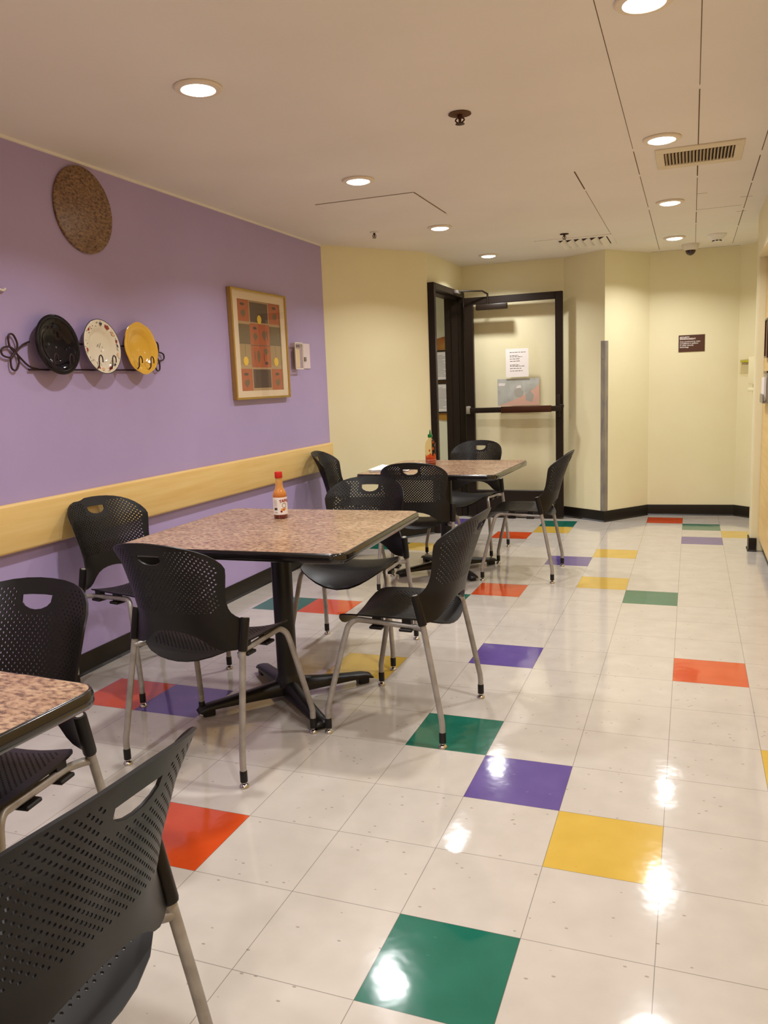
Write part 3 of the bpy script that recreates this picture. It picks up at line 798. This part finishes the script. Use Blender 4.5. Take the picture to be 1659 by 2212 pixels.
shalf = [(0, .238), (.06, .2355), (.11, .228), (.15, .217), (.18, .204), (.199, .190), (.2085, .172), (.2135, .14), (.2165, .08), (.217, .03), (.216, -.02), (.213, -.07), (.206, -.11), (.192, -.145), (.167, -.175), (.13, -.197), (.08, -.211), (.04, -.2155), (0, -.217)]
outline_s = shalf[:-1]+[(-x, y) for x, y in shalf[::-1]][:-1]
def seat_map(x, y):
    u = min(1, abs(x)/.217)
    z = .464-.024*(1-u*u)
    if y > .05: z -= (y-.05)**2*1.85*max(0, 1-u**2.2)
    if y < -.08: z -= (-y-.08)**2*1.6*(1-.6*u*u)
    return (x, y, z)
sholes = []; r_ = 0; y = -.155
while y < .108:
    off = .0084 if r_ % 2 else 0
    for k in range(-13, 14):
        x = k*.0168+off
        w = None
        for (xa, ya), (xb, yb) in zip(shalf, shalf[1:]):
            if (ya-y)*(yb-y) <= 0 and ya != yb: w = xa+(xb-xa)*(y-ya)/(yb-ya)
        if w is None or abs(x) > w-.036: continue
        sholes.append(hexa(x, y, .0029, .0031))
    y += .0083; r_ += 1
seat_bm = perforated(outline_s, sholes, seat_map, -.0055)

def make_chair():
    t = bpy.data.objects.new('dining_chair', None); C.objects.link(t); t.empty_display_size = .1
    s = obj('seat', seat_bm, M['plastic'], t, 40)
    b = obj('backrest', back_bm, M['plastic'], t, 40)
    for sx in (-1, 1):
        # rear leg runs up into the backrest sleeve
        q0, q1 = Vector((sx*.231, -.160, .452)), Vector((sx*.231, -.133, .562))
        bm = bmesh.new(); tube(bm, [q0, q0+(q1-q0)*.05, q0+(q1-q0)*.95, q1], [.0150, .0163, .0163, .0155], 16)
        sl = obj('leg_sleeve', bm, M['plastic'], b)
        bm = bmesh.new(); tube(bm, [q1, q1+(q1-q0).normalized()*.0012], .0095, 14); obj('tube_end', bm, M['silver'], sl)
        bm = bmesh.new(); p = [(sx*.250, -.230, .030), (sx*.250, -.230, .085), (sx*.2495, -.228, .105), (sx*.247, -.223, .130), (sx*.239, -.1905, .30), (sx*.231, -.160, .452), (sx*.231, -.150, .49)]
        tube(bm, p, .0112, 14); lg = obj('leg', bm, M['silver'], t)
        foot(lg, sx*.250, -.230)
        bm = bmesh.new(); p = spline([(sx*.262, .230, .030), (sx*.262, .230, .080), (sx*.2605, .2275, .105), (sx*.240, .190, .26), (sx*.2225, .1555, .395), (sx*.214, .142, .428), (sx*.205, .118, .444), (sx*.203, .09, .4445)], 5)
        tube(bm, p, .0112, 14); lg = obj('leg', bm, M['silver'], t)
        foot(lg, sx*.262, .230)
        bm = bmesh.new(); tube(bm, spline([(sx*.203, .09, .4445), (sx*.200, 0, .4395), (sx*.198, -.09, .4345), (sx*.200, -.120, .433), (sx*.214, -.149, .432), (sx*.231, -.165, .432)], 5), .0108, 14)
        rl = obj('seat_rail', bm, M['silver'], t)
        for yy in (.035, -.085):
            bm = bmesh.new(); box(bm, sx*.196-.024, sx*.196+.024, yy-.026, yy+.026, .4165, .4275, .003, 1); box(bm, sx*.192-.012, sx*.192+.012, yy-.018, yy+.018, .4275, .462)
            obj('seat_clip', bm, M['plastic'], rl)
    return t
def foot(lg, x, y):
    bm = bmesh.new(); lathe(bm, [(0, .020), (.0125, .020), (.0128, .024), (.0128, .056), (.0118, .060), (0, .060)], 16, x, y); obj('leg_cap', bm, M['rubber'], lg)
    bm = bmesh.new(); lathe(bm, [(0, .022), (.005, .022), (.006, .014), (.0135, .010), (.0165, .005), (.0165, .0012), (.015, 0), (0, 0)], 18, x, y); obj('glide', bm, M['chrome'], lg)
CH = [('A', -.332, -1.518, 1.53, 'large black perforated chair cut by the bottom left photo corner', 'chairs around the nearest table'),
      ('B', -.918, -1.042, 3.25, 'black perforated chair behind the nearest table at the left photo edge', 'chairs around the nearest table'),
      ('C', -1.675, .655, -1.79, 'black perforated chair between the middle table and the maple rail', 'chairs around the middle table'),
      ('D', -.957, .096, -.058, 'black perforated chair in front of the middle table with its back to the viewer', 'chairs around the middle table'),
      ('E', -.384, .579, 1.532, 'black perforated chair at the right side of the middle table, foot on a green tile', 'chairs around the middle table'),
      ('F', -.894, 1.258, 3.20, 'black perforated chair facing the viewer behind the middle table', 'chairs around the middle table'),
      ('G', -.975, 2.61, .13, 'black perforated chair in front of the farthest table with its back to the viewer', 'chairs around the farthest table'),
      ('H', -1.655, 3.20, -1.42, 'black perforated chair seen edge-on at the far end of the maple rail', 'chairs around the farthest table'),
      ('I', -.960, 3.73, 3.05, 'black perforated chair between the farthest table and the glass door', 'chairs around the farthest table'),
      ('J', -.398, 3.071, 1.588, 'black perforated chair at the right side of the farthest table', 'chairs around the farthest table')]
proto = make_chair()
for i, (k, x, y, th, lab, g) in enumerate(CH):
    o = proto if i == 0 else copy_tree(proto)
    o.location = (x, y, 0); o.rotation_euler = (0, 0, th); tag(o, lab, 'chair', g)

# ------------------------------------------------------------------ tables
TH = .75
def make_table():
    t = bpy.data.objects.new('pedestal_table', None); C.objects.link(t); t.empty_display_size = .1
    hx, r = .476, .05
    bm = bmesh.new(); prism(bm, rrect(hx-.006, hx-.006, r-.006, 8), TH-.03, TH); tp = obj('tabletop', bm, M['lam'], t, None)
    bm = bmesh.new(); prof = [(-.006, -.0002), (-.003, .0), (0, -.004), (.003, -.012), (.003, -.026), (0, -.034), (-.006, -.037), (-.03, -.037)]
    rings = [[bm.verts.new((x, y, TH+dz)) for x, y in rrect(hx+dx, hx+dx, max(.01, r+dx), 8)] for dx, dz in prof]
    for p, q in zip(rings, rings[1:]):
        for k in range(len(p)): bm.faces.new((p[k], p[(k+1) % len(p)], q[(k+1) % len(p)], q[k]))
    obj('edge_band', bm, M['edge'], tp, 60)
    bm = bmesh.new(); box(bm, -.10, .10, -.10, .10, TH-.042, TH-.0305, .003, 1)
    for a_ in (PI/4, 3*PI/4): box(bm, -.26, .26, -.022, .022, TH-.058, TH-.031, .004, 1, mtx=Matrix.Rotation(a_, 4, 'Z'))
    obj('mounting_plate', bm, M['iron'], t)
    bm = bmesh.new(); lathe(bm, [(0, TH-.045), (.043, TH-.045), (.043, .12), (.046, .105), (.054, .09), (.058, .065), (0, .065)], 28); obj('column', bm, M['iron'], t)
    for k in range(4):
        a_ = PI/4+k*PI/2; bm = bmesh.new(); secs = []
        for d_, top, w in ((.0, .092, .040), (.06, .088, .036), (.15, .074, .033), (.28, .058, .031), (.35, .050, .030), (.385, .040, .028), (.395, .026, .026)):
            low = .030 if d_ < .36 else .022
            secs.append([bm.verts.new((d_, yy, zz)) for yy, zz in ((-w, low), (-w, low+(top-low)*.45), (-w*.72, low+(top-low)*.86), (-w*.3, top), (w*.3, top), (w*.72, low+(top-low)*.86), (w, low+(top-low)*.45), (w, low))])
        for p, q in zip(secs, secs[1:]):
            for j in range(8): bm.faces.new((p[j], p[(j+1) % 8], q[(j+1) % 8], q[j]))
        bm.faces.new(secs[0]); bm.faces.new(secs[-1][::-1])
        bmesh.ops.rotate(bm, verts=bm.verts, cent=(0, 0, 0), matrix=Matrix.Rotation(a_, 3, 'Z'))
        arm = obj('base_arm', bm, M['iron'], t, 50)
        bm = bmesh.new(); box(bm, .325, .375, -.022, .022, 0, .031, .004, 1, mtx=Matrix.Rotation(a_, 4, 'Z')); obj('foot_pad', bm, M['rubber'], arm)
    return t
tproto = make_table()
for i, (x, y, th, lab) in enumerate(((-.938, .60, .03, 'middle square pedestal table with the red-capped sauce bottle on it'),
                                     (-.935, 3.05, -.03, 'farthest square pedestal table with the green-capped bottle and papers on it'),
                                     (-.925, -1.56, -.05, 'nearest speckled pedestal table, only its corner in view at the left photo edge'))):
    o = tproto if i == 0 else copy_tree(tproto)
    o.location = (x, y, 0); o.rotation_euler = (0, 0, th); o.scale = (1, 1, .985 if i == 1 else 1); tag(o, lab, 'table', 'square pedestal tables')

# ------------------------------------------------------------------ things on the tables
def ramp_mat(name, stops, rough=.25):
    m = bpy.data.materials.new(name); m.use_nodes = True; nt = m.node_tree; b = nt.nodes['Principled BSDF']
    tc = nt.nodes.new('ShaderNodeTexCoord'); sp = nt.nodes.new('ShaderNodeSeparateXYZ'); nt.links.new(tc.outputs['Object'], sp.inputs[0])
    r = nt.nodes.new('ShaderNodeValToRGB'); e = r.color_ramp.elements
    mu = nt.nodes.new('ShaderNodeMath'); mu.operation = 'MULTIPLY'; mu.inputs[1].default_value = 4.0
    nt.links.new(sp.outputs[2], mu.inputs[0]); nt.links.new(mu.outputs[0], r.inputs['Fac'])
    e[0].position = stops[0][0]*4; e[0].color = (*lin(stops[0][1]), 1); e[1].position = stops[-1][0]*4; e[1].color = (*lin(stops[-1][1]), 1)
    for p_, c_ in stops[1:-1]: x = e.new(p_*4); x.color = (*lin(c_), 1)
    nt.links.new(r.outputs['Color'], b.inputs['Base Color']); b.inputs['Roughness'].default_value = rough; b.inputs['Coat Weight'].default_value = .6
    return m
o = thing('sauce_bottle', 'small hot sauce bottle with red cap and white label on the middle table', 'bottle', (-1.043, .817, TH))
bm = bmesh.new(); lathe(bm, [(0, .0), (.0285, .0), (.031, .004), (.031, .100), (.030, .112), (.025, .124), (.018, .135), (.0165, .15), (.0145, .183), (.0145, .188), (0, .188)], 32)
obj('glass_body', bm, ramp_mat('sauce_in_glass', [(0, (96, 24, 10)), (.025, (120, 30, 14)), (.09, (176, 84, 34)), (.115, (196, 120, 52)), (.19, (204, 160, 96))], .08), o)
bm = bmesh.new(); lathe(bm, [(0, .181), (.0165, .181), (.0172, .184), (.0172, .205), (.016, .208), (0, .208)], 24); obj('cap', bm, M['red'], o)
bm = bmesh.new(); lathe(bm, [(.0312, .019), (.0316, .0192), (.0316, .0958), (.0312, .096)], 40); lb = obj('label', bm, M['paper'], o)
def wrap(bm, ang, R_):
    for v in bm.verts:
        a_ = ang+v.co.x/R_; rr = R_+v.co.z
        v.co = Vector((rr*math.sin(a_), -rr*math.cos(a_), v.co.y))
bm = text_bm('TAPATIO', .017, bold=.0006)
for v in bm.verts: v.co.y += .072+.004*math.sin(v.co.x*60)
wrap(bm, .02, .0319); obj('lettering', bm, mat('label_red', (150, 24, 34), .5), lb, None)
bm = bmesh.new()
def patch(u0, u1, v0, v1, mi=0):
    n = 6; lo = [bm.verts.new((u0+(u1-u0)*k/n, v0, 0)) for k in range(n+1)]; hi = [bm.verts.new((u0+(u1-u0)*k/n, v1, 0)) for k in range(n+1)]
    for k in range(n): bm.faces.new((lo[k], lo[k+1], hi[k+1], hi[k])).material_index = mi
patch(-.0255, -.010, .040, .051, 0); patch(-.024, -.009, .027, .032, 1)
for v in (.058, .063, .068, .073, .078, .083): patch(-.026, -.010, v, v+.0018, 1)
for u0, v0, s, mi in ((.012, .042, .006, 2), (.020, .042, .006, 3), (.008, .034, .005, 4), (.026, .045, .005, 2)):
    f = bm.faces.new([bm.verts.new((u0+s*math.cos(2*PI*k/10), v0+s*math.sin(2*PI*k/10), 0)) for k in range(10)]); f.material_index = mi
for k in range(20):
    a0, a1 = 2*PI*k/20, 2*PI*(k+1)/20
    q = [(.022+r0*math.cos(a_), .060+r0*math.sin(a_), 0) for r0, a_ in ((.0085, a0), (.0105, a0), (.0105, a1), (.0085, a1))]
    bm.faces.new([bm.verts.new(p_) for p_ in q]).material_index = 5
wrap(bm, .02, .0319); obj('label_print', bm, [mat('barcode', (70, 62, 58), .6), mat('label_grey', (196, 182, 172), .6), mat('label_yellow', (222, 160, 70), .5), mat('label_orange', (196, 84, 40), .5), mat('label_maroon', (120, 24, 30), .5), mat('label_brown', (88, 70, 60), .5)], lb, None, recalc=False)
o.rotation_euler = (0, 0, .36)

o = thing('squeeze_bottle', 'nearly empty clear squeeze bottle with green nozzle cap on the farthest table', 'bottle', (-1.064, 3.13, TH*.985))
bm = bmesh.new(); lathe(bm, [(0, 0), (.034, 0), (.0385, .005), (.0385, .10), (.038, .135), (.034, .160), (.026, .178), (.017, .188), (.0145, .194), (.0145, .205)], 36); obj('bottle_body', bm, M['bottle_film'], o)
bm = bmesh.new(); lathe(bm, [(0, .002), (.033, .002), (.037, .006), (.037, .058), (.0365, .060), (0, .056)], 32)
obj('sauce', bm, ramp_mat('red_sauce', [(0, (110, 26, 12)), (.03, (130, 32, 14)), (.07, (196, 62, 24))], .3), o)
bm = bmesh.new(); rr2 = random.Random(5)
for k in range(7):
    a_ = 2*PI*k/7+rr2.uniform(-.3, .3); hgt = rr2.uniform(.012, .035); 
    pts = [(.0368*math.cos(a_+d_), .0368*math.sin(a_+d_), .056+q*hgt) for d_, q in ((-.42, 0), (-.3, .5), (0, 1), (.3, .45), (.42, 0))]
    bm.faces.new([bm.verts.new(p_) for p_ in pts])
for k in range(6):
    a_ = rr2.uniform(0, 2*PI); zc = rr2.uniform(.10, .165); s = rr2.uniform(.003, .007)
    bm.faces.new([bm.verts.new((.0375*math.cos(a_+s/.037*math.cos(q)), .0375*math.sin(a_+s/.037*math.cos(q)), zc+s*1.6*math.sin(q))) for q in [2*PI*j/8 for j in range(8)]])
obj('sauce_smear', bm, mat('orange_smear', (206, 92, 44), .3), o, None, recalc=False)
bm = bmesh.new(); lathe(bm, [(0, .200), (.0165, .200), (.0170, .203), (.0170, .220), (.0155, .223), (.007, .224), (.0055, .235), (.0028, .254), (0, .254)], 24); obj('nozzle_cap', bm, M['green'], o)
bm = bmesh.new(); lathe(bm, [(.0388, .040), (.0391, .0402), (.0391, .0458), (.0388, .046)], 36); lathe(bm, [(.0388, .026), (.0391, .0262), (.0391, .0298), (.0388, .030)], 36); obj('printed_band', bm, mat('pink_print', (206, 120, 100), .5), o)

def sheet_stack(name, label, cat, loc, rotz, w, l, n, seed):
    o = thing(name, label, cat, loc, rotz); rg = random.Random(seed)
    for k in range(n):
        bm = bmesh.new(); N = 8; g = {}
        for i in range(N+1):
            for j in range(N+1):
                x = -w/2+w*i/N; y = -l/2+l*j/N
                g[i, j] = bm.verts.new((x, y, .0015+k*.0028+.0015*(1+math.sin(x*26+k+y*7))+(.006 if (i == 0 and k == n-1) else 0)))
        for i in range(N):
            for j in range(N): bm.faces.new((g[i, j], g[i+1, j], g[i+1, j+1], g[i, j+1]))
        bmesh.ops.rotate(bm, verts=bm.verts, cent=(0, 0, 0), matrix=Matrix.Rotation(rg.uniform(-.06, .06), 3, 'Z'))
        bmesh.ops.solidify(bm, geom=bm.faces[:], thickness=.0012)
        obj('page', bm, M['paper'], o)
    return o
sheet_stack('newspaper', 'folded white newspaper on the left edge of the farthest table', 'newspaper', (-1.265, 2.90, TH*.985), .10, .26, .32, 4, 2)
o = thing('napkin', 'crumpled white napkin beside the green-capped bottle', 'napkin', (-1.135, 3.10, TH*.985+.001))
bm = bmesh.new(); rg = random.Random(9); N = 9; g = {}
for i in range(N+1):
    for j in range(N+1):
        e = max(abs(i/N-.5), abs(j/N-.5))*2
        g[i, j] = bm.verts.new((-.045+.09*i/N+rg.uniform(-.005, .005), -.04+.08*j/N+rg.uniform(-.005, .005), .002+.022*(1-e*e)*rg.uniform(.5, 1.1)))
for i in range(N):
    for j in range(N): bm.faces.new((g[i, j], g[i+1, j], g[i+1, j+1], g[i, j+1]))
bmesh.ops.solidify(bm, geom=bm.faces[:], thickness=.001)
obj('tissue', bm, M['paper'], o, 25)

# ------------------------------------------------------------------ camera, world, view
cam = bpy.data.cameras.new('camera'); co = bpy.data.objects.new('camera', cam); C.objects.link(co)
yaw, pit, rol = .3662977, .1562707, -.0392195
co.matrix_world = Matrix.Translation((.66245, -2.34078, 1.31971)) @ Matrix.Rotation(yaw, 4, 'Z') @ Matrix.Rotation(PI/2-pit, 4, 'X') @ Matrix.Rotation(rol, 4, 'Z')
cam.sensor_fit = 'VERTICAL'; cam.sensor_height = 36; cam.sensor_width = 36; cam.lens = 1741.58/2212*36; cam.clip_start = .02
bpy.context.scene.camera = co
w = bpy.data.worlds.new('world'); bpy.context.scene.world = w; w.use_nodes = True
w.node_tree.nodes['Background'].inputs['Color'].default_value = (0, 0, 0, 1)
vs = bpy.context.scene.view_settings
vs.view_transform = 'Standard'; vs.look = 'None'; vs.exposure = 0.0; vs.gamma = 1.0; vs.use_curve_mapping = False
